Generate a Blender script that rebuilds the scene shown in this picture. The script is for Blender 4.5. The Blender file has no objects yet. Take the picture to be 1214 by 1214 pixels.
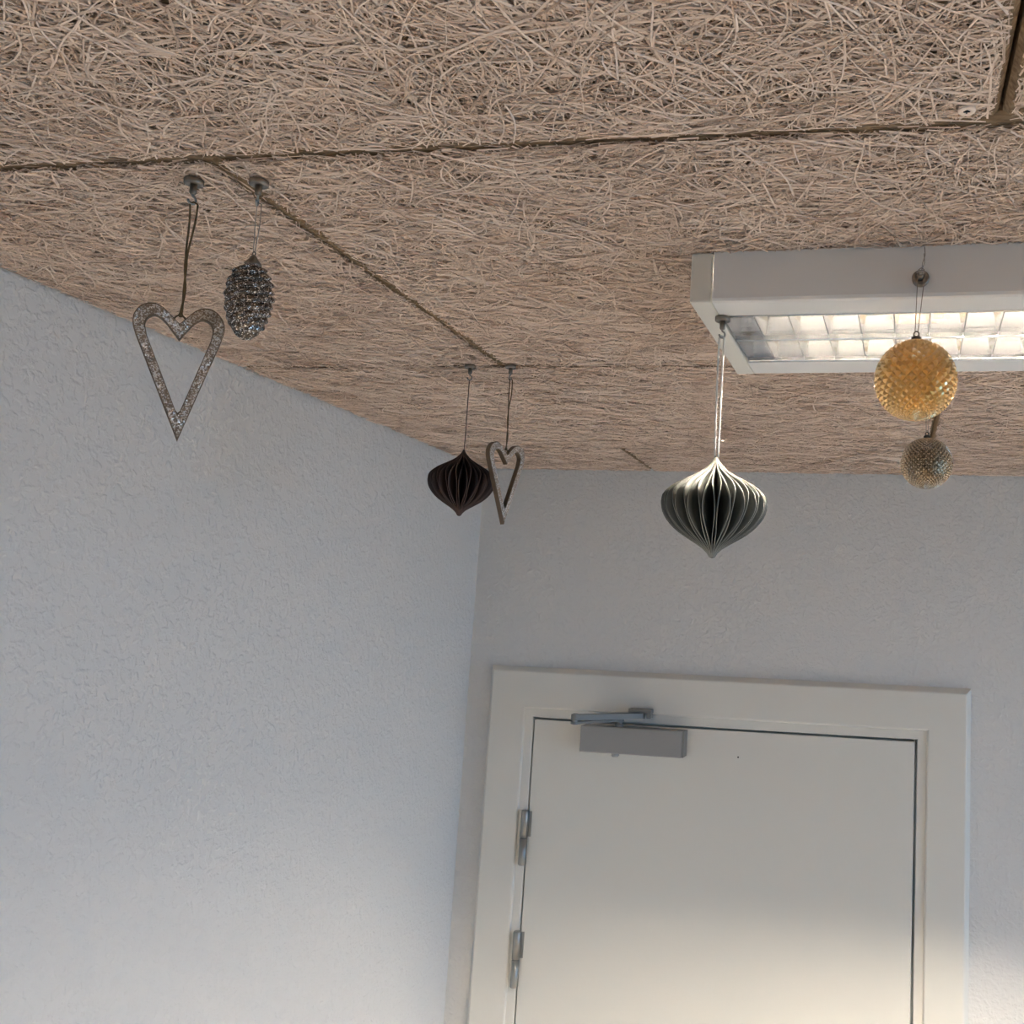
import bpy, bmesh, math, random
import numpy as np
from mathutils import Matrix, Vector

# ------------------------------------------------------------------ camera, world, exposure
SC = bpy.context.scene
COL = SC.collection
F_PX, IMG = 1150.0, 1214.0
ZC = 2.27                                   # camera height, held above head height
CEIL = ZC + 0.35
XL, XR, YB, YF = -0.942, 2.40, 2.120, -2.40  # room faces

cam_data = bpy.data.cameras.new('camera')
cam = bpy.data.objects.new('camera', cam_data)
COL.objects.link(cam)
cam_data.sensor_width = 36.0
cam_data.lens = 36.0 * F_PX / IMG
cam_data.shift_x = -254.48 / IMG
cam_data.shift_y = -7.11 / IMG
cam_data.clip_start = 0.02
R_ = ((0.98569692, -0.16734563, -0.01992522),
      (0.16338143, 0.97788924, -0.13053408),
      (0.04132896, 0.12541163, 0.99124358))
m = Matrix.Identity(4)
for i in range(3):
    m[i][0] = R_[i][0]
    m[i][1] = R_[i][2]
    m[i][2] = -R_[i][1]
m[2][3] = ZC
cam.matrix_world = m
SC.camera = cam

SC.view_settings.view_transform = 'Standard'
SC.view_settings.look = 'None'
SC.view_settings.gamma = 1.0
SC.view_settings.use_curve_mapping = False
SC.view_settings.exposure = 0.05

world = bpy.data.worlds.new('world')
SC.world = world
world.use_nodes = True
bg = world.node_tree.nodes['Background']
bg.inputs['Color'].default_value = (0.49, 0.84, 1.38, 1)   # even overcast daylight
bg.inputs['Strength'].default_value = 5.0
LAMP_STRENGTH = 1200.0

WIN = (-0.45, 1.70, 1.00, 2.50)             # window in the right wall: y0, y1, z0, z1
pl = bpy.data.lights.new('window_right_offscreen', 'AREA')
pl.shape = 'RECTANGLE'
pl.size = WIN[3] - WIN[2]
pl.size_y = WIN[1] - WIN[0]
pl.cycles.is_portal = True
plo = bpy.data.objects.new('window_right_offscreen', pl)
COL.objects.link(plo)
plo.location = (XR + 0.19, (WIN[0] + WIN[1]) / 2, (WIN[2] + WIN[3]) / 2)
plo.rotation_euler = (0, math.radians(90), 0)

SC.cycles.max_bounces = 8
SC.cycles.diffuse_bounces = 5
SC.cycles.glossy_bounces = 4
SC.cycles.transmission_bounces = 4
SC.cycles.use_denoising = True
SC.cycles.adaptive_threshold = 0.018

RND = random.Random(7)

# ------------------------------------------------------------------ helpers
def tag(o, label=None, cat=None, group=None, kind=None):
    if label: o['label'] = label
    if cat: o['category'] = cat
    if group: o['group'] = group
    if kind: o['kind'] = kind
    return o

def empty(name, loc=(0, 0, 0), rz=0.0):
    o = bpy.data.objects.new(name, None)
    COL.objects.link(o)
    o.empty_display_size = 0.02
    o.location = loc
    o.rotation_euler = (0, 0, rz)
    return o

def link(name, me, mat=None, parent=None, loc=None, rz=None):
    o = bpy.data.objects.new(name, me)
    COL.objects.link(o)
    if mat is not None and len(me.materials) == 0:
        for x in (mat if isinstance(mat, (list, tuple)) else [mat]):
            me.materials.append(x)
    if parent: o.parent = parent
    if loc is not None: o.location = loc
    if rz is not None: o.rotation_euler = (0, 0, rz)
    return o

def mesh_of(bm, name, smooth=False, recalc=True):
    if recalc:
        bmesh.ops.recalc_face_normals(bm, faces=bm.faces[:])
    me = bpy.data.meshes.new(name)
    bm.to_mesh(me)
    bm.free()
    if smooth:
        me.polygons.foreach_set('use_smooth', [True] * len(me.polygons))
    return me

def obj(name, bm, mat, parent=None, smooth=False, loc=None, rz=None):
    return link(name, mesh_of(bm, name, smooth), mat, parent, loc, rz)

def box(bm, x0, x1, y0, y1, z0, z1, bevel=0.0, seg=2):
    r = bmesh.ops.create_cube(bm, size=1.0)
    vs = r['verts']
    for v in vs:
        v.co = Vector((x0 + (v.co.x + .5) * (x1 - x0), y0 + (v.co.y + .5) * (y1 - y0), z0 + (v.co.z + .5) * (z1 - z0)))
    if bevel > 0:
        es = list({e for v in vs for e in v.link_edges})
        bmesh.ops.bevel(bm, geom=es, offset=bevel, segments=seg, affect='EDGES', profile=0.5)
    return bm

def tube(bm, pts, r, n=8, caps=True):
    pts = [Vector(p) for p in pts]
    rs = r if isinstance(r, (list, tuple)) else [r] * len(pts)
    rings, up = [], None
    for i, p in enumerate(pts):
        a = pts[max(i - 1, 0)]; b = pts[min(i + 1, len(pts) - 1)]
        t = (b - a)
        t = t.normalized() if t.length > 1e-9 else Vector((0, 0, 1))
        if up is None:
            up = Vector((0, 0, 1)) if abs(t.z) < 0.9 else Vector((1, 0, 0))
        u = (up - t * up.dot(t))
        u = u.normalized() if u.length > 1e-6 else t.orthogonal().normalized()
        up = u
        w = t.cross(u)
        rings.append([bm.verts.new(p + rs[i] * (math.cos(2 * math.pi * k / n) * u + math.sin(2 * math.pi * k / n) * w)) for k in range(n)])
    for a, b in zip(rings, rings[1:]):
        for k in range(n):
            bm.faces.new((a[k], a[(k + 1) % n], b[(k + 1) % n], b[k]))
    if caps:
        bm.faces.new(rings[0][::-1]); bm.faces.new(rings[-1])
    return bm

def lathe(bm, prof, n=24, cx=0.0, cy=0.0, axis='Z'):
    """prof: (radius, height) pairs"""
    rings = []
    def place(r, a, h):
        if axis == 'Z': return (cx + r * math.cos(a), cy + r * math.sin(a), h)
        return (cx + r * math.cos(a), h, cy + r * math.sin(a))          # axis Y
    for r, h in prof:
        if r < 1e-6: rings.append([bm.verts.new(place(0, 0, h))])
        else: rings.append([bm.verts.new(place(r, 2 * math.pi * k / n, h)) for k in range(n)])
    for a, b in zip(rings, rings[1:]):
        for k in range(n):
            if len(a) == 1 and len(b) == 1: continue
            if len(a) == 1: bm.faces.new((a[0], b[k], b[(k + 1) % n]))
            elif len(b) == 1: bm.faces.new((a[k], b[0], a[(k + 1) % n]))
            else: bm.faces.new((a[k], b[k], b[(k + 1) % n], a[(k + 1) % n]))
    if len(rings[0]) > 1: bm.faces.new(rings[0])
    if len(rings[-1]) > 1: bm.faces.new(rings[-1][::-1])
    return bm

def prism_x(bm, prof, x0, x1):
    """closed (y, z) outline extruded along x"""
    a = [bm.verts.new((x0, y, z)) for y, z in prof]
    b = [bm.verts.new((x1, y, z)) for y, z in prof]
    n = len(prof)
    for k in range(n):
        bm.faces.new((a[k], a[(k + 1) % n], b[(k + 1) % n], b[k]))
    bm.faces.new(a[::-1]); bm.faces.new(b)
    return bm

def catmull(pts, n):
    P = [np.array(p, float) for p in pts]
    P = [2 * P[0] - P[1]] + P + [2 * P[-1] - P[-2]]
    out = []
    for i in range(1, len(P) - 2):
        for k in range(12):
            t = k / 12
            out.append(0.5 * ((2 * P[i]) + (-P[i - 1] + P[i + 1]) * t + (2 * P[i - 1] - 5 * P[i] + 4 * P[i + 1] - P[i + 2]) * t * t
                              + (-P[i - 1] + 3 * P[i] - 3 * P[i + 1] + P[i + 2]) * t ** 3))
    out.append(P[-2])
    out = np.array(out)
    d = np.concatenate([[0], np.cumsum(np.linalg.norm(np.diff(out, axis=0), axis=1))])
    s = np.linspace(0, d[-1], n)
    return np.stack([np.interp(s, d, out[:, j]) for j in range(out.shape[1])], 1)

# ------------------------------------------------------------------ materials
def new_mat(name):
    mt = bpy.data.materials.new(name)
    mt.use_nodes = True
    nt = mt.node_tree
    return mt, nt, nt.nodes['Principled BSDF']

def node(nt, typ, **kw):
    n = nt.nodes.new(typ)
    for k, v in kw.items():
        if k.startswith('i_'): n.inputs[k[2:].replace('_', ' ')].default_value = v
        else: setattr(n, k, v)
    return n

def simple(name, col, rough=0.5, metal=0.0, bump=0.0, bscale=200.0):
    mt, nt, p = new_mat(name)
    p.inputs['Base Color'].default_value = (*col, 1)
    p.inputs['Roughness'].default_value = rough
    p.inputs['Metallic'].default_value = metal
    tc = node(nt, 'ShaderNodeTexCoord')
    nz = node(nt, 'ShaderNodeTexNoise', i_Scale=bscale, i_Detail=3.0)
    nt.links.new(tc.outputs['Object'], nz.inputs['Vector'])
    mr = node(nt, 'ShaderNodeMapRange')
    mr.inputs['To Min'].default_value = max(rough - .06, 0.02); mr.inputs['To Max'].default_value = min(rough + .06, 1)
    nt.links.new(nz.outputs['Fac'], mr.inputs['Value'])
    nt.links.new(mr.outputs['Result'], p.inputs['Roughness'])
    if bump > 0:
        b = node(nt, 'ShaderNodeBump', i_Strength=bump, i_Distance=0.001)
        nt.links.new(nz.outputs['Fac'], b.inputs['Height'])
        nt.links.new(b.outputs['Normal'], p.inputs['Normal'])
    return mt

def plaster(name, col, relief=0.45):
    mt, nt, p = new_mat(name)
    p.inputs['Roughness'].default_value = 0.75
    p.inputs['Specular IOR Level'].default_value = 0.25
    tc = node(nt, 'ShaderNodeTexCoord')
    n0 = node(nt, 'ShaderNodeTexNoise', i_Scale=60.0, i_Detail=2.0)
    nt.links.new(tc.outputs['Object'], n0.inputs['Vector'])
    mixv = node(nt, 'ShaderNodeVectorMath', operation='MULTIPLY_ADD')
    mixv.inputs[1].default_value = (0.008, 0.008, 0.008)
    nt.links.new(n0.outputs['Color'], mixv.inputs[0])
    nt.links.new(tc.outputs['Object'], mixv.inputs[2])
    n1 = node(nt, 'ShaderNodeTexNoise', i_Scale=105.0, i_Detail=2.5, i_Roughness=0.5)
    nt.links.new(mixv.outputs[0], n1.inputs['Vector'])
    vo = node(nt, 'ShaderNodeTexVoronoi', feature='SMOOTH_F1', i_Scale=135.0, i_Smoothness=0.6)
    nt.links.new(mixv.outputs[0], vo.inputs['Vector'])
    r1 = node(nt, 'ShaderNodeMapRange', interpolation_type='SMOOTHSTEP')
    r1.inputs['From Min'].default_value = 0.42; r1.inputs['From Max'].default_value = 0.66
    nt.links.new(n1.outputs['Fac'], r1.inputs['Value'])
    ad = node(nt, 'ShaderNodeMath', operation='MULTIPLY_ADD')
    ad.inputs[1].default_value = 0.45
    nt.links.new(vo.outputs['Distance'], ad.inputs[0])
    nt.links.new(r1.outputs['Result'], ad.inputs[2])
    b = node(nt, 'ShaderNodeBump', i_Strength=relief, i_Distance=0.0015)
    nt.links.new(ad.outputs[0], b.inputs['Height'])
    nt.links.new(b.outputs['Normal'], p.inputs['Normal'])
    n2 = node(nt, 'ShaderNodeTexNoise', i_Scale=2.2, i_Detail=3.0)
    nt.links.new(tc.outputs['Object'], n2.inputs['Vector'])
    cr = node(nt, 'ShaderNodeMix', data_type='RGBA')
    cr.inputs['A'].default_value = (col[0] * .975, col[1] * .97, col[2] * .96, 1)
    cr.inputs['B'].default_value = (*col, 1)
    nt.links.new(n2.outputs['Fac'], cr.inputs['Factor'])
    nt.links.new(cr.outputs['Result'], p.inputs['Base Color'])
    return mt

def fibre_mat():
    mt, nt, p = new_mat('wood_wool_fibre')
    p.inputs['Roughness'].default_value = 0.8
    p.inputs['Specular IOR Level'].default_value = 0.2
    g = node(nt, 'ShaderNodeNewGeometry')
    cr = node(nt, 'ShaderNodeValToRGB')
    e = cr.color_ramp.elements
    e[0].position = 0.0; e[0].color = (0.58, 0.43, 0.33, 1)
    e[1].position = 1.0; e[1].color = (0.98, 0.825, 0.70, 1)
    x = e.new(0.35); x.color = (0.88, 0.70, 0.57, 1)
    nt.links.new(g.outputs['Random Per Island'], cr.inputs['Fac'])
    nt.links.new(cr.outputs['Color'], p.inputs['Base Color'])
    return mt

def board_mat():
    mt, nt, p = new_mat('wood_wool_core')
    p.inputs['Roughness'].default_value = 0.9
    p.inputs['Specular IOR Level'].default_value = 0.1
    tc = node(nt, 'ShaderNodeTexCoord')
    mp = node(nt, 'ShaderNodeMapping'); mp.inputs['Scale'].default_value = (60, 240, 240)
    nz = node(nt, 'ShaderNodeTexNoise', i_Scale=1.0, i_Detail=4.0)
    nt.links.new(tc.outputs['Object'], mp.inputs['Vector'])
    nt.links.new(mp.outputs['Vector'], nz.inputs['Vector'])
    cr = node(nt, 'ShaderNodeValToRGB')
    e = cr.color_ramp.elements
    e[0].position = 0.38; e[0].color = (0.27, 0.19, 0.12, 1)
    e[1].position = 0.66; e[1].color = (0.42, 0.31, 0.20, 1)
    nt.links.new(nz.outputs['Fac'], cr.inputs['Fac'])
    nt.links.new(cr.outputs['Color'], p.inputs['Base Color'])
    b = node(nt, 'ShaderNodeBump', i_Strength=0.8, i_Distance=0.002)
    nt.links.new(nz.outputs['Fac'], b.inputs['Height'])
    nt.links.new(b.outputs['Normal'], p.inputs['Normal'])
    return mt

def glitter_mat(name, base, spark, scale, cut=0.68, metal=0.2, rough=0.45, smetal=0.9, lean=0.9):
    mt, nt, p = new_mat(name)
    tc = node(nt, 'ShaderNodeTexCoord')
    vo = node(nt, 'ShaderNodeTexVoronoi', i_Scale=scale)
    nt.links.new(tc.outputs['Object'], vo.inputs['Vector'])
    sp = node(nt, 'ShaderNodeSeparateColor')
    nt.links.new(vo.outputs['Color'], sp.inputs['Color'])
    ramp = node(nt, 'ShaderNodeMapRange')
    ramp.inputs['From Min'].default_value = cut; ramp.inputs['From Max'].default_value = cut + 0.08
    nt.links.new(sp.outputs['Red'], ramp.inputs['Value'])
    mx = node(nt, 'ShaderNodeMix', data_type='RGBA')
    mx.inputs['A'].default_value = (*base, 1); mx.inputs['B'].default_value = (*spark, 1)
    nt.links.new(ramp.outputs['Result'], mx.inputs['Factor'])
    nt.links.new(mx.outputs['Result'], p.inputs['Base Color'])
    mm = node(nt, 'ShaderNodeMapRange')
    mm.inputs['To Min'].default_value = metal; mm.inputs['To Max'].default_value = smetal
    nt.links.new(ramp.outputs['Result'], mm.inputs['Value'])
    nt.links.new(mm.outputs['Result'], p.inputs['Metallic'])
    rr = node(nt, 'ShaderNodeMapRange')
    rr.inputs['To Min'].default_value = rough; rr.inputs['To Max'].default_value = 0.22
    nt.links.new(ramp.outputs['Result'], rr.inputs['Value'])
    nt.links.new(rr.outputs['Result'], p.inputs['Roughness'])
    # every flake leans its own way
    sub = node(nt, 'ShaderNodeVectorMath', operation='SUBTRACT'); sub.inputs[1].default_value = (.5, .5, .5)
    nt.links.new(vo.outputs['Color'], sub.inputs[0])
    sc = node(nt, 'ShaderNodeVectorMath', operation='SCALE'); sc.inputs['Scale'].default_value = lean
    nt.links.new(sub.outputs[0], sc.inputs[0])
    g = node(nt, 'ShaderNodeNewGeometry')
    ad = node(nt, 'ShaderNodeVectorMath', operation='ADD')
    nt.links.new(g.outputs['Normal'], ad.inputs[0]); nt.links.new(sc.outputs[0], ad.inputs[1])
    nn = node(nt, 'ShaderNodeVectorMath', operation='NORMALIZE')
    nt.links.new(ad.outputs[0], nn.inputs[0])
    nt.links.new(nn.outputs[0], p.inputs['Normal'])
    return mt

def amber_glass():
    mt, nt, p = new_mat('gold_glass')
    out = nt.nodes['Material Output']
    p.inputs['Base Color'].default_value = (0.87, 0.66, 0.37, 1)
    p.inputs['Metallic'].default_value = 0.9
    p.inputs['Roughness'].default_value = 0.10
    tr = node(nt, 'ShaderNodeBsdfTranslucent'); tr.inputs['Color'].default_value = (0.96, 0.75, 0.42, 1)
    gl = node(nt, 'ShaderNodeBsdfRefraction', i_Roughness=0.25, i_IOR=1.12); gl.inputs['Color'].default_value = (1.0, 0.84, 0.58, 1)
    m1 = node(nt, 'ShaderNodeMixShader'); m1.inputs[0].default_value = 0.22
    nt.links.new(tr.outputs[0], m1.inputs[1]); nt.links.new(gl.outputs[0], m1.inputs[2])
    m2 = node(nt, 'ShaderNodeMixShader'); m2.inputs[0].default_value = 0.74
    nt.links.new(m1.outputs[0], m2.inputs[1]); nt.links.new(p.outputs[0], m2.inputs[2])
    nt.links.new(m2.outputs[0], out.inputs['Surface'])
    return mt

def alu_mat():
    mt, nt, p = new_mat('satin_reflector_aluminium')
    p.inputs['Base Color'].default_value = (0.88, 0.88, 0.88, 1)
    p.inputs['Metallic'].default_value = 1.0
    p.inputs['Roughness'].default_value = 0.10
    df = node(nt, 'ShaderNodeBsdfDiffuse'); df.inputs['Color'].default_value = (0.04, 0.04, 0.04, 1)
    tc = node(nt, 'ShaderNodeTexCoord')
    nz = node(nt, 'ShaderNodeTexNoise', i_Scale=700.0, i_Detail=2.0)
    nt.links.new(tc.outputs['Object'], nz.inputs['Vector'])
    b = node(nt, 'ShaderNodeBump', i_Strength=0.08, i_Distance=0.0005)
    nt.links.new(nz.outputs['Fac'], b.inputs['Height'])
    nt.links.new(b.outputs['Normal'], p.inputs['Normal'])
    mx = node(nt, 'ShaderNodeMixShader'); mx.inputs[0].default_value = 0.25
    nt.links.new(p.outputs[0], mx.inputs[1]); nt.links.new(df.outputs[0], mx.inputs[2])
    nt.links.new(mx.outputs[0], nt.nodes['Material Output'].inputs['Surface'])
    return mt

def emitter(name, col, s):
    mt, nt, p = new_mat(name)
    nt.nodes.remove(p)
    e = node(nt, 'ShaderNodeEmission', i_Strength=s); e.inputs['Color'].default_value = (*col, 1)
    nt.links.new(e.outputs[0], nt.nodes['Material Output'].inputs['Surface'])
    return mt

def pane_mat():
    mt, nt, p = new_mat('window_glass')
    nt.nodes.remove(p)
    t = node(nt, 'ShaderNodeBsdfTransparent'); t.inputs['Color'].default_value = (0.93, 0.95, 0.94, 1)
    g = node(nt, 'ShaderNodeBsdfGlossy', i_Roughness=0.02)
    mx = node(nt, 'ShaderNodeMixShader'); mx.inputs[0].default_value = 0.06
    nt.links.new(t.outputs[0], mx.inputs[1]); nt.links.new(g.outputs[0], mx.inputs[2])
    nt.links.new(mx.outputs[0], nt.nodes['Material Output'].inputs['Surface'])
    return mt

M = {
    'plaster': plaster('white_plaster', (0.77, 0.762, 0.745), 0.58),
    'paint': simple('cream_door_paint', (0.78, 0.76, 0.70), 0.42, 0, 0.05, 300),
    'floor': simple('pale_oak_floor', (0.60, 0.52, 0.42), 0.5, 0, 0.1, 80),
    'fibre': fibre_mat(),
    'board': board_mat(),
    'void': simple('grey_concrete', (0.36, 0.35, 0.33), 0.9),
    'lampwhite': simple('white_lamp_enamel', (0.86, 0.85, 0.83), 0.38),
    'lampcap': simple('ivory_plastic', (0.78, 0.76, 0.69), 0.42),
    'alu': alu_mat(),
    'chrome': simple('bright_louvre_edge', (0.85, 0.85, 0.84), 0.18, 1.0),
    'black': simple('black_plastic', (0.012, 0.012, 0.012), 0.5),
    'tube': emitter('fluorescent_tube_glow', (1.0, 0.86, 0.69), LAMP_STRENGTH),
    'silver': simple('silver_closer_paint', (0.34, 0.34, 0.335), 0.45, 0.35),
    'steel': simple('dull_steel', (0.36, 0.36, 0.345), 0.42, 0.9),
    'darksteel': simple('dark_steel', (0.20, 0.205, 0.20), 0.5, 0.15),
    'magnet': simple('nickel_magnet', (0.27, 0.245, 0.215), 0.34, 1.0),
    'twine': simple('brown_twine', (0.17, 0.115, 0.06), 0.9, 0, 0.5, 900),
    'thread': simple('silver_thread', (0.42, 0.39, 0.36), 0.35, 0.8),
    'brownthread': simple('brown_thread', (0.20, 0.15, 0.12), 0.8),
    'darkwire': simple('dark_wire', (0.07, 0.06, 0.05), 0.5, 0.5),
    'ribbon': simple('white_cord', (0.80, 0.79, 0.75), 0.6),
    'greypaper': simple('grey_green_paper', (0.105, 0.113, 0.102), 0.5, 0, 0.1, 300),
    'greyedge': simple('grey_paper_edge', (0.33, 0.34, 0.31), 0.7),
    'brownpaper': simple('dark_brown_paper', (0.030, 0.016, 0.014), 0.6, 0, 0.1, 300),
    'brownedge': simple('brown_paper_edge', (0.105, 0.062, 0.050), 0.7),
    'heartface': glitter_mat('champagne_glitter', (0.25, 0.185, 0.13), (0.97, 0.88, 0.78), 1200, 0.58, 0.1, 0.5, 0.45, 0.8),
    'heartside': simple('brown_heart_edge', (0.155, 0.11, 0.07), 0.6),
    'cone': glitter_mat('silver_glitter_glass', (0.13, 0.108, 0.09), (0.95, 0.92, 0.90), 1300, 0.80, 0.95, 0.22, 0.9, 0.35),
    'gold': amber_glass(),
    'champagne': glitter_mat('champagne_glass', (0.42, 0.35, 0.26), (0.95, 0.88, 0.78), 1100, 0.8, 1.0, 0.14, 1.0, 0.3),
    'pane': pane_mat(),
    'ground': simple('pale_paving', (0.40, 0.39, 0.36), 0.8),
}

# ------------------------------------------------------------------ room shell
bm = bmesh.new(); box(bm, XL - .2, XR + .2, YF - .2, YB + .2, -0.2, 0.0)
tag(obj('floor', bm, M['floor']), 'pale floor of the room', kind='structure')
bm = bmesh.new(); box(bm, XL - .2, XL, YF - .2, YB + .2, 0, CEIL + .03)
tag(obj('wall_left', bm, M['plaster']), 'white rough plaster wall left of the door', kind='structure')

DX0, DX1, DTOP = -0.7745, 0.0605, ZC - 0.2155          # door leaf
bm = bmesh.new()
box(bm, XL, DX0 - .004, YB, YB + .2, 0, CEIL + .03)
box(bm, DX1 + .004, XR + .2, YB, YB + .2, 0, CEIL + .03)
box(bm, DX0 - .004, DX1 + .004, YB, YB + .2, DTOP + .004, CEIL + .03)
tag(obj('wall_back', bm, M['plaster']), 'white rough plaster wall around the door', kind='structure')

bm = bmesh.new()
y0, y1, z0, z1 = WIN
box(bm, XR, XR + .2, YF - .2, y0, 0, CEIL + .03)
box(bm, XR, XR + .2, y1, YB, 0, CEIL + .03)
box(bm, XR, XR + .2, y0, y1, 0, z0)
box(bm, XR, XR + .2, y0, y1, z1, CEIL + .03)
tag(obj('wall_right', bm, M['plaster']), 'white plaster wall with the window', kind='structure')
bm = bmesh.new(); box(bm, XL, XR, YF - .2, YF, 0, CEIL + .03)
tag(obj('wall_front', bm, M['plaster']), 'white plaster wall facing the door', kind='structure')

bm = bmesh.new()
xa, xb = XR + .10, XR + .16
for (a, b, c, d) in ((y0, y0 + .06, z0, z1), (y1 - .06, y1, z0, z1), (y0 + .06, y1 - .06, z0, z0 + .06), (y0 + .06, y1 - .06, z1 - .06, z1)):
    box(bm, xa, xb, a, b, c, d, .004, 1)
box(bm, xa, xb, (y0 + y1) / 2 - .03, (y0 + y1) / 2 + .03, z0 + .06, z1 - .06)
wf = tag(obj('window_1', bm, M['paint']), 'white framed window in the side wall', kind='structure')
for a, b in ((y0 + .06, (y0 + y1) / 2 - .03), ((y0 + y1) / 2 + .03, y1 - .06)):
    bm = bmesh.new(); box(bm, xa + .027, xa + .033, a, b, z0 + .06, z1 - .06)
    obj('pane', bm, M['pane'], wf)
bm = bmesh.new(); box(bm, XR + .2, XR + 30, -20, 20, -.25, -.05)
tag(obj('ground_outside', bm, M['ground']), 'pale paving outside the window', kind='structure')

# ------------------------------------------------------------------ wood-wool ceiling boards
bm = bmesh.new(); box(bm, XL - .2, XR + .2, YF - .2, YB + .2, CEIL + .03, CEIL + .15)
ceiling = tag(obj('ceiling', bm, M['void']), 'ceiling clad in wood-wool boards', kind='structure')

def fibre_mesh(w, h, density, seed, wide=1.0, edge=.0038):
    rng = np.random.default_rng(seed)
    n = int((w + .06) * (h + .06) * density)
    K = 9
    L = np.clip(rng.lognormal(math.log(.075), .42, n), .03, .19)
    ang = rng.uniform(0, math.pi, n)
    flat = rng.random(n) < .22
    ang = np.where(flat, rng.normal(0, .35, n), ang)          # more strands lie along the board
    kap = rng.normal(0, 11, n)
    dk = rng.normal(0, 110, n)
    s = np.linspace(-.5, .5, K + 1)[None, :] * L[:, None]
    th = ang[:, None] + kap[:, None] * s + dk[:, None] * s * s + .10 * np.sin(s * 90 + rng.uniform(0, 6, (n, 1)))
    ds = (L / K)[:, None]
    px = np.cumsum(np.cos(th) * ds, 1); py = np.cumsum(np.sin(th) * ds, 1)
    px += (rng.uniform(-.03, w + .03, n) - px.mean(1))[:, None]
    py += (rng.uniform(-.03, h + .03, n) - py.mean(1))[:, None]
    dep = rng.uniform(0, 1, n) ** 0.75 * .0054
    pz = -(.0002 + dep[:, None]) + .0009 * np.sin(s * rng.uniform(20, 70, (n, 1)) + rng.uniform(0, 6, (n, 1)))
    hw = rng.uniform(.00036, .00072, n)[:, None] * wide
    roll = rng.normal(0, .55, n)[:, None]
    nx = -np.sin(th) * np.cos(roll); ny = np.cos(th) * np.cos(roll); nz = np.sin(roll) * np.ones_like(th)
    A = np.stack([px + nx * hw, py + ny * hw, pz + nz * hw], 2)
    B = np.stack([px - nx * hw, py - ny * hw, pz - nz * hw], 2)
    V = np.stack([A, B], 2).reshape(-1, 3)                     # n, K+1, 2
    ok = (px > edge) & (px < w - edge) & (py > edge) & (py < h - edge)
    seg = ok[:, :-1] & ok[:, 1:]
    i, k = np.nonzero(seg)
    b = (i * (K + 1) + k) * 2
    Fq = np.stack([b, b + 1, b + 3, b + 2], 1)
    used = np.zeros(len(V), bool); used[Fq.ravel()] = True
    remap = np.cumsum(used) - 1
    V = V[used]; Fq = remap[Fq]
    me = bpy.data.meshes.new('wood_fibre')
    me.vertices.add(len(V)); me.vertices.foreach_set('co', V.astype(np.float32).ravel())
    me.loops.add(Fq.size); me.loops.foreach_set('vertex_index', Fq.astype(np.int32).ravel())
    me.polygons.add(len(Fq)); me.polygons.foreach_set('loop_start', np.arange(0, Fq.size, 4, dtype=np.int32))
    me.update(calc_edges=True)
    me.materials.append(M['fibre'])
    return me

BEV = .0038
def board_mesh(w, h, t=.028):
    b_ = bmesh.new()
    lv = [[(0, 0), (w, 0), (w, h), (0, h)], [(BEV, BEV), (w - BEV, BEV), (w - BEV, h - BEV), (BEV, h - BEV)]]
    top = [b_.verts.new((x, y, t)) for x, y in lv[0]]
    mid = [b_.verts.new((x, y, .0055)) for x, y in lv[0]]
    low = [b_.verts.new((x, y, 0)) for x, y in lv[1]]
    for a, c in ((top, mid), (mid, low)):
        for k in range(4): b_.faces.new((a[k], a[(k + 1) % 4], c[(k + 1) % 4], c[k]))
    b_.faces.new(top); b_.faces.new(low[::-1])
    return mesh_of(b_, 'ceiling_board')

SURF = .003                                                    # boards sit this far above the mean fibre face
cache = {}
def board(x0, x1, y0, y1, gapl=.0005, gapr=.0005, density=0, seed=0, wide=1.0):
    w, h = (x1 - gapr) - (x0 + gapl), y1 - y0 - .001
    o = link('ceiling_board', board_mesh(w, h), M['board'], ceiling, (x0 + gapl, y0 + .0005, CEIL + SURF))
    if density:
        me = fibre_mesh(w, h, density, seed, wide)
        if w > 1.19 and h > .59: cache['full'] = me
        f = link('wood_fibre', me, None, o)
    elif 'full' in cache and w > 1.185 and h > .59:
        f = link('wood_fibre', cache['full'], None, o)
    else:
        f = link('wood_fibre', fibre_mesh(w, h, 7000, seed, 1.6), None, o)
    f['kind'] = 'stuff'
    return o

J = [.643 + .6 * k for k in range(-5, 4)]
XA, XB = .068, -.535
def row(y0, y1, xj, seed, dens, wide, vis):
    xs = [XL]
    x = xj - 2.4
    while x < XR:
        if x > XL + .02: xs.append(x)
        x += 1.2
    xs.append(XR)
    for i, (a, b) in enumerate(zip(xs, xs[1:])):
        wgap = .0015 if y0 < 1.0 else .0009
        gl = wgap if abs(a - XA) < .01 else .0005
        gr = wgap if abs(b - XA) < .01 else .0005
        board(a, b, y0, y1, gl, gr, dens if i in vis else 0, seed + i, wide)
row(.643, 1.243, XB, 20, 35000, 1.0, (0, 1))
row(.043, .643, XA, 10, 34000, 1.0, (0,))
row(1.243, 1.843, XA, 30, 28000, 1.15, (0, 1))
row(1.843, YB, XB, 40, 27000, 1.25, (0, 1))
k, yy = 0, .043
while yy > YF + .01:
    row(max(yy - .6, YF), yy, XB if k % 2 == 0 else XA, 50 + 10 * k, 0, 1.0, ())
    yy -= .6; k += 1

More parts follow.
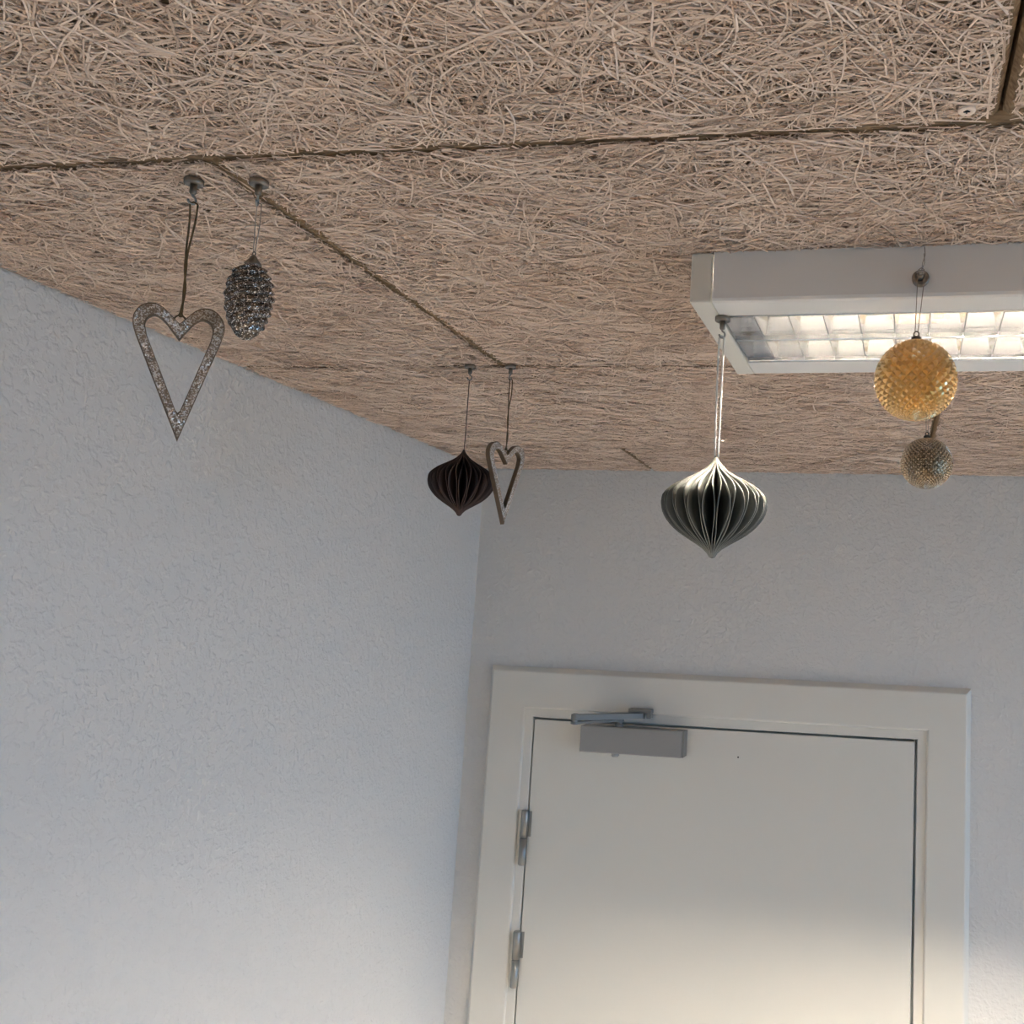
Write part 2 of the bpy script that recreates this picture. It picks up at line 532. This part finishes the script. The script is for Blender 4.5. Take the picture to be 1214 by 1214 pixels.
for o in list(ceiling.children):                               # one countersunk screw shows near a board corner
    if abs(o.location.y - .0435) < .002 and abs(o.location.x - XL) < .01:
        bm = bmesh.new()
        lathe(bm, [(0, -.0055), (.0012, -.0055), (.0016, -.0062), (.0052, -.0066), (.0060, -.0058), (.0060, -.001), (0, -.001)], 20)
        sc_ = obj('screw', bm, M['fibre'], o, True, (.0442 - o.location.x, .6215 - o.location.y, 0))
        bm = bmesh.new(); box(bm, -.0022, .0022, -.0004, .0004, -.0066, -.0054); box(bm, -.0004, .0004, -.0022, .0022, -.0066, -.0054)
        obj('screw_slot', bm, M['black'], o, False, tuple(sc_.location))

# ------------------------------------------------------------------ door and its frame
def u_sweep(bm, prof, xl, xr, top, z_low=0.0):
    """prof: (outward distance from opening edge, y); swept up the left, over the top, down the right"""
    def ring(kind):
        out = []
        for d, y in prof:
            if kind == 0: out.append((xl - d, y, z_low))
            elif kind == 1: out.append((xl - d, y, top + d))
            elif kind == 2: out.append((xr + d, y, top + d))
            else: out.append((xr + d, y, z_low))
        return [bm.verts.new(p) for p in out]
    rs = [ring(k) for k in range(4)]
    n = len(prof)
    for a, b in zip(rs, rs[1:]):
        for k in range(n):
            bm.faces.new((a[k], a[(k + 1) % n], b[(k + 1) % n], b[k]))
    bm.faces.new(rs[0]); bm.faces.new(rs[3][::-1])

yf = YB - .020                                                 # casing face
yd = yf + .007                                                 # leaf face, flush with the jamb
bm = bmesh.new()
u_sweep(bm, [(.0215, YB + .004), (.0215, yf + .006), (.0235, yf + .001), (.026, yf), (.1005, yf), (.103, yf + .0015), (.1115, YB - .004), (.1125, YB + .004)], DX0, DX1, DTOP)
trim = tag(obj('trim_1', bm, M['paint']), 'cream painted door casing with bevelled outer edge', kind='structure')
bm = bmesh.new()
u_sweep(bm, [(.0028, YB + .10), (.0028, yf + .0075), (.004, yf + .006), (.0225, yf + .006), (.0225, YB + .10)], DX0, DX1, DTOP)
obj('door_jamb', bm, M['paint'], trim)
bm = bmesh.new()
u_sweep(bm, [(-.012, yd + .055), (-.012, yd + .0415), (.006, yd + .0415), (.006, yd + .055)], DX0, DX1, DTOP)
obj('rebate_stop', bm, M['paint'], trim)

bm = bmesh.new(); box(bm, DX0 + .0006, DX1 - .0026, yd, yd + .040, .006, DTOP - .0024, .0012, 2)
door = tag(obj('door_1', bm, M['paint']), 'flush cream painted door leaf', kind='structure')
def hinge(zc):
    x = DX0 - .0050
    bm = bmesh.new()
    lathe(bm, [(0, zc + .0585), (.0068, zc + .0585), (.0085, zc + .0565), (.0085, zc + .0015), (0, zc + .0015)], 18, x, yd - .0075)
    h = obj('hinge', bm, M['steel'], door, True)
    for p in h.data.polygons: p.use_smooth = abs(p.normal.z) < .5
    bm = bmesh.new()
    lathe(bm, [(0, zc - .0015), (.0085, zc - .0015), (.0085, zc - .0555), (.0068, zc - .0575), (0, zc - .0575)], 18, x, yd - .0075)
    k_ = obj('hinge_knuckle', bm, M['steel'], h, True)
    for p in k_.data.polygons: p.use_smooth = abs(p.normal.z) < .5
    bm = bmesh.new(); lathe(bm, [(0, zc + .0014), (.0074, zc + .0014), (.0074, zc - .0014), (0, zc - .0014)], 18, x, yd - .0075)
    obj('hinge_ring', bm, M['darksteel'], h)
    bm = bmesh.new(); box(bm, x, DX0 + .0085, yd - .0014, yd + .0008, zc + .002, zc + .056)
    obj('hinge_leaf', bm, M['steel'], h)
hinge(ZC - .472); hinge(ZC - .726)
bm = bmesh.new(); lathe(bm, [(0, yd - .0006), (.0016, yd - .0006), (.0019, yd), (.0019, yd + .001), (0, yd + .001)], 12, -.3129, ZC - .272, 'Y')
obj('peg', bm, M['black'], door)

# ------------------------------------------------------------------ door closer
dc = tag(empty('door_closer', (-.545, yd, ZC - .278)), 'silver surface-mounted door closer with folded arm on the cream door', 'door closer')
o = Vector(dc.location)
yb0 = 2.066
def loc_box(name, mat, x0, x1, ya, yb, z0, z1, bev=.0015, par=None):
    bm = bmesh.new(); box(bm, x0 - o.x, x1 - o.x, ya - o.y, yb - o.y, ZC + z0 - o.z, ZC + z1 - o.z, bev, 2)
    return obj(name, bm, mat, par or dc)
body = loc_box('body', M['silver'], -.654, -.4285, yb0, yd - .001, -.2765, -.2200, .002)
loc_box('end_cap', M['darksteel'], -.4285, -.4255, yb0 + .001, yd - .001, -.2760, -.2205, .001)
loc_box('nameplate', M['silver'], -.452, -.441, yb0 - .0004, yb0 + .001, -.2660, -.2585, .0002)
bm = bmesh.new(); lathe(bm, [(0, -.284), (.006, -.284), (.0085, -.281), (.0085, -.276), (0, -.276)], 16, -.577, yb0 + .012)
for v in bm.verts: v.co += Vector((0, 0, ZC)) - o
obj('valve_cap', bm, M['silver'], dc)
PIN = Vector((-.572, yb0 + .014)); ELB = Vector((-.637, 1.972)); BRK = Vector((-.525, yf - .016))
bm = bmesh.new(); lathe(bm, [(0, -.221), (.010, -.221), (.010, -.214), (.007, -.213), (.007, -.2035), (0, -.2035)], 18, PIN.x, PIN.y)
for v in bm.verts: v.co += Vector((0, 0, ZC)) - o
obj('spindle', bm, M['darksteel'], dc)
def arm(name, a, b, z0, z1, wa, wb):
    d = (b - a).normalized(); n_ = Vector((-d.y, d.x))
    pts = []
    for c, w_, sgn in ((a, wa, -1), (b, wb, 1)):
        base = math.atan2(d.y * sgn, d.x * sgn)
        for k in range(7):
            t = base - math.pi / 2 + math.pi * k / 6
            pts.append((c.x + w_ * math.cos(t), c.y + w_ * math.sin(t)))
    bm = bmesh.new()
    lo = [bm.verts.new((x - o.x, y - o.y, ZC + z0 - o.z)) for x, y in pts]
    hi = [bm.verts.new((x - o.x, y - o.y, ZC + z1 - o.z)) for x, y in pts]
    for k in range(len(pts)): bm.faces.new((lo[k], lo[(k + 1) % len(pts)], hi[(k + 1) % len(pts)], hi[k]))
    bm.faces.new(lo[::-1]); bm.faces.new(hi)
    bmesh.ops.recalc_face_normals(bm, faces=bm.faces[:])
    return obj(name, bm, M['darksteel'], dc)
arm('main_arm', ELB, PIN, -.2085, -.2035, .009, .010)
arm('forearm', ELB, BRK, -.2005, -.1890, .0085, .0075)
bm = bmesh.new(); lathe(bm, [(0, -.2095), (.006, -.2095), (.006, -.1880), (.0045, -.1870), (0, -.1870)], 14, ELB.x, ELB.y)
for v in bm.verts: v.co += Vector((0, 0, ZC)) - o
obj('elbow_pin', bm, M['steel'], dc)
br = loc_box('bracket', M['darksteel'], -.552, -.502, yf - .024, yf, -.1885, -.1800, .001)
loc_box('bracket_ear', M['darksteel'], -.512, -.502, yf - .024, yf - .004, -.1990, -.1885, .001, dc)

# ------------------------------------------------------------------ ceiling lamp
LW, LD, LH = 1.24, .2545, .0485
lamp = tag(empty('ceiling_lamp', (-.1896, .8544, CEIL - .0015), math.radians(-1.3)), 'white fluorescent ceiling lamp with bright louvre cells, lit', 'lamp')
zb = -LH
OP = (.040, .1205, .2005)                                      # opening near edge, centre bar, far edge
bm = bmesh.new()
cx0, cx1 = .021, LW - .021
prism_x(bm, [(0, 0), (0, zb + .004), (.0012, zb + .0012), (.004, zb), (OP[0], zb), (OP[0], zb + .002), (.003, zb + .002), (.003, -.0015), (LD - .003, -.0015),
             (LD - .003, zb + .002), (OP[2], zb + .002), (OP[2], zb), (LD - .004, zb), (LD - .0012, zb + .0012), (LD, zb + .004), (LD, 0)], cx0 + .0006, cx1 - .0006)
obj('housing', bm, M['lampwhite'], lamp)
for a, b in ((0, cx0), (cx1, LW)):
    bm = bmesh.new(); box(bm, a, b, 0, LD, zb, 0, .0018, 2)
    obj('end_cap', bm, M['lampcap'], lamp)
LV = .030                                                      # louvre depth
def refl(name, side, ybot, ytop, x0, x1):
    n_ = 7
    P = []
    for k in range(n_ + 1):
        t = k / n_
        P.append((ybot + (ytop - ybot) * t ** 1.7, zb + .0005 + LV * t))
    th = .0006 * (1 if side > 0 else -1)
    prof = P + [(y + th, z) for y, z in P[::-1]]
    bm = bmesh.new(); prism_x(bm, prof, x0, x1)
    return obj(name, bm, M['alu'], lamp)
rx0, rx1 = cx0 + .0012, cx1 - .0012
refl('side_reflector', -1, OP[0] + .001, OP[0] + .013, rx0, rx1)
refl('side_reflector', 1, OP[2] - .001, OP[2] - .013, rx0, rx1)
refl('centre_reflector', 1, OP[1] - .0012, OP[1] - .013, rx0, rx1)
refl('centre_reflector', -1, OP[1] + .0012, OP[1] + .013, rx0, rx1)
for yy_ in (OP[1], OP[2] - .001, OP[0] + .001):
    bm = bmesh.new(); tube(bm, [(rx0, yy_, zb + .0002), (rx1, yy_, zb + .0002)], .0013, 8)
    obj('louvre_bar', bm, M['chrome'], lamp, True)
bm = bmesh.new(); box(bm, rx0, rx1, .006, LD - .006, -.0040, -.0020)
obj('back_reflector', bm, M['lampwhite'], lamp)
for xx in (rx0, rx1 - .0015):                                  # polished end plates inside the caps
    bm = bmesh.new(); box(bm, xx, xx + .0015, OP[0] - .010, OP[2] + .010, zb + .001, -.005)
    obj('end_plate', bm, M['alu'], lamp)
def blade_mesh(ya, yb_):
    """cross blade: thin at the bottom edge, wider at the top, flaring with the reflectors"""
    bm = bmesh.new()
    n_ = 5
    rows = []
    for k in range(n_ + 1):
        t = k / n_
        fl = -.0125 * t ** 1.7 + .0008
        hx = .0005 + .0038 * t ** 1.6
        z = zb + .0008 + (LV * .62) * t
        rows.append([bm.verts.new((-hx, ya - fl, z)), bm.verts.new((hx, ya - fl, z)), bm.verts.new((hx, yb_ + fl, z)), bm.verts.new((-hx, yb_ + fl, z))])
    for a, b in zip(rows, rows[1:]):
        for k in range(4): bm.faces.new((a[k], a[(k + 1) % 4], b[(k + 1) % 4], b[k]))
    bm.faces.new(rows[0][::-1]); bm.faces.new(rows[-1])
    return mesh_of(bm, 'louvre_blade')
bl = [blade_mesh(OP[0] + .002, OP[1] - .002), blade_mesh(OP[1] + .002, OP[2] - .002)]
nb = int((rx1 - .03 - .0535) / .0335)
for me in bl:
    for k in range(nb + 1):
        link('louvre_blade', me, M['alu'], lamp, (.0535 + .0335 * k, 0, 0))
for yc in ((OP[0] + OP[1]) / 2, (OP[1] + OP[2]) / 2):
    bm = bmesh.new(); tube(bm, [(.066, yc, zb + .0375), (LW - .066, yc, zb + .0375)], .0058, 12)
    tb = obj('fluorescent_tube', bm, M['tube'], lamp, True)
    for a, b in ((.034, .066), (LW - .066, LW - .034)):
        bm = bmesh.new(); box(bm, a, b, yc - .009, yc + .009, zb + .0310, zb + .0435, .001, 1)
        obj('tube_socket', bm, M['black'], tb)

# ------------------------------------------------------------------ magnetic hooks
def hook_thing(loc, label, rz=0.0, tilt=0.0, group='magnetic hooks', s=1.0):
    h = empty('magnetic_hook', loc, rz)
    h.rotation_euler = (tilt, 0, rz)
    h.scale = (s, s, s)
    tag(h, label, 'hook', group)
    bm = bmesh.new(); lathe(bm, [(0, 0), (.0070, 0), (.0075, -.0006), (.0075, -.0040), (.0069, -.0047), (.0058, -.0050), (.0058, -.0046), (0, -.0046)], 28)
    a = obj('magnet', bm, M['magnet'], h, True)
    for p in a.data.polygons: p.use_smooth = abs(p.normal.z) < .3
    bm = bmesh.new(); lathe(bm, [(0, -.0040), (.0027, -.0044), (.0027, -.0115), (.0019, -.0128), (0, -.0128)], 16)
    a = obj('stem', bm, M['magnet'], h, True)
    for p in a.data.polygons: p.use_smooth = abs(p.normal.z) < .5
    pts = [(0, 0, -.0115), (0, 0, -.0140)]
    for k in range(11):
        t = math.radians(80 - 26 * k)
        pts.append((.0030 * math.cos(t), 0, -.0178 + .0034 * math.sin(t)))
    bm = bmesh.new(); tube(bm, pts, .00095, 8)
    obj('hook', bm, M['steel'], h, True)
    return h
HB = .0205                                                     # depth of the hook's saddle below its mount
H1 = Vector((-.5677, .6704)); H2 = Vector((-.513, .6763)); H3 = Vector((-.5773, 1.2279)); H4 = Vector((-.5187, 1.2290)); H7 = Vector((.047, 1.33))
CM = CEIL - .0035
hook_thing((*H1, CM), 'nickel magnetic hook on the ceiling holding the glitter heart beside the pine cone', math.radians(60))
hook_thing((*H2, CM), 'nickel magnetic hook on the ceiling holding the silver pine cone', math.radians(115))
hook_thing((*H3, CM), 'nickel magnetic hook on the ceiling holding the dark brown paper ornament', math.radians(25))
hook_thing((*H4, CM), 'nickel magnetic hook on the ceiling holding the glitter heart beside the brown paper ornament', math.radians(140))
hook_thing((*H7, CM), 'magnetic hook on the ceiling holding the champagne bauble behind the lamp', math.radians(20))
H5 = Vector((-.165, .8967)); Z5 = CEIL - .0015 - LH
hook_thing((*H5, Z5), 'nickel magnetic hook under the lamp rim holding the grey paper ornament', math.radians(30))
FY = .8544 - math.tan(math.radians(1.3)) * (.0217 + .1896)
G6 = Vector((.0217, FY, ZC + .3165))
hk = hook_thing(G6, 'magnetic hook stuck to the side of the lamp holding the gold bauble', math.radians(-1.3), math.radians(-90), s=1.0)

# ------------------------------------------------------------------ ornaments
def cord(pairs, r, mat, parent, name='cord', n=6):
    bm = bmesh.new()
    for pts in pairs: tube(bm, pts, r, n)
    return obj(name, bm, mat, parent, True)

def heart(loc2, ztip, hook_z, yaw, roll, label, thick, group):
    """flat glittered wooden open heart: local x across, z up, y thickness; origin at the tip"""
    h = empty('heart_ornament', (*loc2, ztip), yaw)
    tag(h, label, 'ornament', group)
    outer = catmull([(0, .0950), (.0055, .1010), (.0120, .1075), (.0190, .1100), (.0262, .1075), (.0312, .1005), (.0322, .0925), (.0300, .0835)], 26)
    outer = np.vstack([outer, np.linspace(outer[-1], (0, 0), 14)[1:]])
    inner = catmull([(0, .0815), (.0045, .0880), (.0105, .0960), (.0165, .1000), (.0215, .0975), (.0236, .0920), (.0222, .0830)], 26)
    inner = np.vstack([inner, np.linspace(inner[-1], (.0016, .0245), 13)[1:], [(0, .0228)]])
    n_ = len(outer)
    ci, si = math.cos(roll), math.sin(roll)
    px, pz = 0.0, .095                                          # swings about its hanging point
    def rot(p): 
        x, z = p[0] - px, p[1] - pz
        return (px + ci * x - si * z, pz + si * x + ci * z)
    hp = rot((0, .095))
    def build(mirror_pts):
        half = [tuple(p) for p in mirror_pts]
        full = half + [(-x, z) for x, z in half[-2:0:-1]]
        return [rot(p) for p in full]
    O, I = build(outer), build(inner)
    bm = bmesh.new()
    N = len(O)
    t2 = thick / 2
    b_ = .0008
    def sh(P, Q, f): return [(p[0] + (q[0] - p[0]) * f, p[1] + (q[1] - p[1]) * f) for p, q in zip(P, Q)]
    O2, I2 = sh(O, I, .09), sh(I, O, .09)
    layers = [(O2, -t2), (O, -t2 + b_), (O, t2 - b_), (O2, t2), (I2, t2), (I, t2 - b_), (I, -t2 + b_), (I2, -t2)]
    R = [[bm.verts.new((x, y, z)) for x, z in P] for P, y in layers]
    for li in range(8):
        a, c = R[li], R[(li + 1) % 8]
        for k in range(N):
            f = bm.faces.new((a[k], a[(k + 1) % N], c[(k + 1) % N], c[k]))
            f.material_index = 0 if li in (3, 7) else 1
    fr = obj('frame', bm, [M['heartface'], M['heartside']], h)
    # cord: ring through the notch, a knot, then a doubled twine up to the hook
    zt = hook_z - ztip
    zk = hp[1] + .0078
    ring = [(hp[0] + .0044 * math.sin(t), .0 - .0028 * math.cos(t) * 0 + (t2 + .001) * math.sin(t * .5) * (1 if k % 2 else 1) * .25, hp[1] + .0024 + .0052 * math.cos(t)) for k, t in enumerate([2 * math.pi * j / 16 for j in range(17)])]
    L1, L2 = [], []
    for k in range(19):
        t = k / 18
        z = zk + (zt - zk) * t
        x = hp[0] * (1 - t)
        w_ = .0022 * max(0, (t - .55) / .45) ** 1.0 + .0006
        wob = .0007 * math.sin(t * 9)
        tw = math.cos(t * 14) if t < .55 else 1
        L1.append((x + wob + w_ * tw, .0006 * math.sin(t * 14), z)); L2.append((x + wob - w_ * tw, -.0006 * math.sin(t * 14), z))
    top = [(L1[-1][0], 0, zt), (0, 0, zt + .0016), (L2[-1][0], 0, zt)]
    cord([ring, L1, L2, top], .00075, M['twine'], h)
    bm = bmesh.new(); lathe(bm, [(0, zk - .0022), (.0014, zk - .0015), (.0018, zk), (.0013, zk + .0016), (0, zk + .0022)], 10, hp[0])
    obj('knot', bm, M['twine'], h, True)
    return h
az1 = math.atan2(-H1.y, -H1.x)
heart(H1 + Vector((.001, .001)), ZC + .1292, CM - HB, az1 + math.pi / 2, math.radians(4.5), 'champagne glitter open heart hung on brown twine beside the silver pine cone', .0065, 'glitter hearts')
az4 = math.atan2(-H4.y, -H4.x)
heart(H4 + Vector((.001, .001)), ZC + .1268, CM - HB, az4 + math.pi / 2 + math.radians(42), math.radians(1.5), 'champagne glitter open heart hung on brown twine beside the dark brown paper ornament', .0085, 'glitter hearts')

PROF = [(0, .035), (.05, .085), (.11, .19), (.17, .36), (.226, .56), (.285, .76), (.345, .905), (.40, .975), (.464, 1.0), (.54, .985), (.62, .915), (.70, .79), (.77, .63), (.83, .45), (.87, .32), (.91, .20), (.95, .115), (1.0, .055)]
def honeycomb(loc2, ztop, zbot, half, hook_z, mats, label, name_cord, nf=44, rz=0.0, ribbon=True):
    h = empty('paper_ornament', (*loc2, zbot), rz)
    tag(h, label, 'ornament', 'folded paper ornaments')
    H = ztop - zbot
    d = 2 * math.pi / nf
    NZ, NR = 26, 7
    ts = np.linspace(0, 1, NZ); rr = np.interp(ts, [p[0] for p in PROF], [p[1] for p in PROF]) * half
    meshes = []
    for sgn in (1, -1):
        bm = bmesh.new()
        g = {}
        for i in range(NZ):
            # sheets are glued to their two neighbours in turn, so each bends left and right down its height
            wob = .36 * d * math.cos(2 * math.pi * 1.07 * (ts[i] - .15)) * sgn * (math.sin(math.pi * min(max(ts[i], .02), .98)) ** .35)
            for k in range(NR):
                f = k / (NR - 1)
                r = .0012 + (rr[i] - .0012) * f if rr[i] > .0014 else .0012 + .0004 * f
                ph = wob * f ** .8
                th = .00028
                for sd in (0, 1):
                    off = th if sd else -th
                    c_, s_ = math.cos(ph), math.sin(ph)
                    g[i, k, sd] = bm.verts.new((r * c_ - off * s_, r * s_ + off * c_, H * (1 - ts[i])))
        for i in range(NZ - 1):
            for k in range(NR - 1):
                bm.faces.new((g[i, k, 0], g[i + 1, k, 0], g[i + 1, k + 1, 0], g[i, k + 1, 0]))
                bm.faces.new((g[i, k, 1], g[i, k + 1, 1], g[i + 1, k + 1, 1], g[i + 1, k, 1]))
            f_ = bm.faces.new((g[i, NR - 1, 0], g[i + 1, NR - 1, 0], g[i + 1, NR - 1, 1], g[i, NR - 1, 1])); f_.material_index = 1
        me = mesh_of(bm, 'paper_sheet', False)
        for p in me.polygons: p.use_smooth = p.material_index == 0
        for x in mats: me.materials.append(x)
        meshes.append(me)
    for k in range(nf):
        link('paper_sheet', meshes[k % 2], None, h, None, k * d)
    bm = bmesh.new(); lathe(bm, [(0, -.0008), (.0016, -.0004), (.0016, H + .001), (0, H + .0015)], 10)
    obj('core', bm, mats[0], h)
    zt = hook_z - zbot
    if ribbon:
        L1 = [(.0016 + .0010 * t, .0, H - .004 + (zt - H + .004) * t) for t in np.linspace(0, 1, 12)]
        L2 = [(-.0014 - .0006 * t - .0012 * math.sin(math.pi * t) * .4, .0, H - .004 + (zt - H + .004) * t) for t in np.linspace(0, 1, 12)]
        cord([L1, L2, [(.0026, 0, zt), (.0, 0, zt + .0016), (-.002, 0, zt)]], .00095, M['ribbon'], h, name_cord)
        cord([[(0, 0, H + .012), (.003, -.002, H + .0165), (.0065, -.003, H + .0155)], [(0, 0, H + .012), (-.002, -.003, H + .014), (-.0045, -.003, H + .0175)]], .0003, M['ribbon'], h, 'frayed_end', 5)
    else:
        cord([[(0, 0, H - .003), (.0004, 0, H + .02), (0, 0, zt)]], .00055, M['brownthread'], h, name_cord)
    return h
honeycomb(H3, ZC + .2265, ZC + .1370, .0450, CM - HB, [M['brownpaper'], M['brownedge']], 'dark brown folded paper ornament hanging on a thin thread near the wall corner', 'thread', 40, .4, False)
honeycomb(H5 + Vector((-.0005, 0)), ZC + .1615, ZC + .0660, .0508, Z5 - HB, [M['greypaper'], M['greyedge']], 'grey folded paper ornament hanging on white cord below the lamp corner', 'ribbon', 44, .15)

def bauble(loc, r, mat, label, hook_z, hx, hy, nu=34, nv=15, up=.0030):
    c = Vector(loc)
    h = empty('glass_bauble', (c.x, c.y, c.z - r))
    tag(h, label, 'ornament', 'knobbly glass baubles')
    bm = bmesh.new()
    vt, ct = {}, {}
    def sph(th, ph, rad): return (rad * math.sin(th) * math.cos(ph), rad * math.sin(th) * math.sin(ph), r + rad * math.cos(th))
    # lattice of diamonds: rows of corner points staggered by half a step
    # equal-angle (loxodromic) rows, so the diamonds stay square and shrink to the poles
    k_ = math.pi / nu
    rowsn = []
    v = 0.0
    th_list = [2 * math.atan(math.exp(j * k_ * 1.0)) for j in range(-40, 41)]
    th_list = [t for t in th_list if .09 < t < math.pi - .09]
    n = len(th_list)
    for j, th in enumerate(th_list):
        for i in range(nu):
            ph = 2 * math.pi * (i + .5 * (j % 2)) / nu
            vt[j, i] = bm.verts.new(sph(th, ph, r - up * .5 * math.sin(th)))
    for j in range(n - 2):
        for i in range(nu):
            s_ = j % 2
            a = vt[j, i]; b = vt[j + 1, (i + s_) % nu]; e = vt[j + 1, (i + s_ - 1) % nu]; d_ = vt[j + 2, i]
            ph = 2 * math.pi * (i + .5 * s_) / nu
            th = th_list[j + 1]
            tip = .45
            q = []
            cen = Vector(sph(th, ph, r + up * .5 * math.sin(th)))
            for vv in (a, b, d_, e):
                q.append(bm.verts.new(cen + (vv.co - cen) * .42 ))
            for k in range(4):
                V4 = (a, b, d_, e)
                bm.faces.new((V4[k], V4[(k + 1) % 4], q[(k + 1) % 4], q[k]))
            bm.faces.new(q)
    for j, zz in ((0, 1), (n - 1, -1)):
        pole = bm.verts.new((0, 0, r + zz * r * .995))
        for i in range(nu): bm.faces.new((vt[j, i], vt[j, (i + 1) % nu], pole))
    for j in (0, n - 2):
        for i in range(nu):
            s_ = j % 2
            # closing triangles along the first and last lattice row
            if j == 0: bm.faces.new((vt[0, i], vt[0, (i + 1) % nu], vt[1, (i + 0) % nu]))
            else:
                t_ = (n - 1) % 2
                o_ = i if s_ == 0 else i
                x0 = vt[n - 1, i]; x1 = vt[n - 1, (i + 1) % nu]
                bm.faces.new((x0, x1, vt[n - 2, (i + t_) % nu]))
    obj('globe', bm, mat, h)
    bm = bmesh.new(); lathe(bm, [(0, 2 * r + .0042), (.0022, 2 * r + .0040), (.0044, 2 * r + .0030), (.0048, 2 * r - .001), (0, 2 * r - .001)], 14)
    cap = obj('cap', bm, M['darkwire'], h, True)
    bm = bmesh.new(); tube(bm, [(.0022 * math.sin(2 * math.pi * t / 12), 0, 2 * r + .0058 - .0024 * math.cos(2 * math.pi * t / 12)) for t in range(13)], .0007, 6)
    obj('cap_ring', bm, M['darkwire'], cap, True)
    zt = hook_z - (c.z - r)
    z0_ = 2 * r + .0078
    dx, dy = hx - c.x, hy - c.y
    A = [(.0012, 0, z0_), (dx + .0030, dy, zt - .006), (dx + .0022, dy, zt), (dx, dy, zt + .0014)]
    B = [(-.0012, 0, z0_), (dx - .0030, dy, zt - .006), (dx - .0022, dy, zt), (dx, dy, zt + .0014)]
    cord([A, B], .00036, M['brownthread'], h, 'thread', 5)
    return h
gy = FY - .0205
bauble((.0185, gy, ZC + .2187), .0352, M['gold'], 'gold glass bauble with diamond knobs in front of the lamp', ZC + .3165 + .0015, .0217, gy, 24, up=.0050)
bauble((.0462, 1.33, ZC + .2345), .0352, M['champagne'], 'champagne silver bauble with fine knobs hanging behind the lamp', CM - HB, H7.x, H7.y, 31, up=.0042)
# loose silver thread end above the gold bauble's hook
for o_ in bpy.data.objects:
    if o_.name.startswith('glass_bauble') and 'gold' in o_['label']:
        zz = ZC + .3165 - o_.location.z
        cord([[(.0032, 0, zz - .002), (.0042, -.001, zz + .007), (.0062, -.001, zz + .014), (.0058, 0, zz + .022)], [(.0032, 0, zz), (.0060, .001, zz + .008), (.0052, 0, zz + .016)]], .0004, M['thread'], o_, 'thread_end', 5)

def pine_cone(loc2, ztop, zbot, half, hook_z):
    h = empty('pine_cone_ornament', (*loc2, zbot))
    tag(h, 'silver glitter glass pine cone hanging beside a glitter heart', 'ornament')
    H = ztop - zbot
    bm = bmesh.new()
    NT, NP = 150, 132
    rows, around = 10.0, 8
    prof_t = [0, .04, .10, .2, .32, .45, .58, .7, .8, .88, .94, .98, 1.0]
    prof_r = [.30, .52, .70, .87, .97, 1.0, .96, .87, .74, .58, .42, .26, .06]
    ring = []
    for i in range(NT):
        t = i / (NT - 1)
        R0 = float(np.interp(t, prof_t, prof_r)) * half * .91
        rr_ = []
        for k in range(NP):
            ph = 2 * math.pi * k / NP
            v = t * rows + ph / (2 * math.pi) * 4                     # four-start spiral
            j = math.floor(v); fv = v - j
            u = ph / (2 * math.pi) * around + .45 * j
            fu = abs((u % 1) - .5) * 2
            lip = max(0, 1 - fu ** 2) ** .8 * math.sin(math.pi * min(1, fv ** 1.35)) ** .8
            d_ = lip * half * .19 * (1 - .55 * t) * min(1, 6 * (1 - t))
            rad = R0 + d_ - half * .03
            z = H * (1 - t) - lip * .0006
            rr_.append(bm.verts.new((rad * math.cos(ph), rad * math.sin(ph), z)))
        ring.append(rr_)
    for a, b in zip(ring, ring[1:]):
        for k in range(NP): bm.faces.new((a[k], b[k], b[(k + 1) % NP], a[(k + 1) % NP]))
    bm.faces.new(ring[0][::-1]); bm.faces.new(ring[-1])
    obj('scales', bm, M['cone'], h, True)
    bm = bmesh.new(); lathe(bm, [(0, H - .001), (.0068, H - .001), (.0064, H + .0016), (.0036, H + .0050), (.0018, H + .0082), (0, H + .0088)], 18)
    cap = obj('cap', bm, M['magnet'], h, True)
    bm = bmesh.new(); tube(bm, [(.0013 * math.sin(2 * math.pi * t / 12), 0, H + .0100 - .0015 * math.cos(2 * math.pi * t / 12)) for t in range(13)], .0005, 6)
    obj('cap_ring', bm, M['magnet'], cap, True)
    zt = hook_z - zbot; z0_ = H + .0108
    A = [(.0006, 0, z0_), (.0020, .0006, z0_ + .6 * (zt - z0_)), (.0020, 0, zt), (0, 0, zt + .0013)]
    B = [(-.0006, 0, z0_), (-.0014, -.0006, z0_ + .6 * (zt - z0_)), (-.0020, 0, zt), (0, 0, zt + .0013)]
    cord([A, B], .00038, M['thread'], h, 'thread', 5)
    zm = z0_ + .55 * (zt - z0_)
    cord([[(.0018, 0, zm), (-.003, -.001, zm + .0006), (-.008, -.002, zm - .0004), (-.0095, -.002, zm - .0016)]], .00035, M['thread'], h, 'thread_end', 5)
pine_cone(H2 + Vector((.0015, .001)), ZC + .2745, ZC + .2128, .0184, CM - HB)
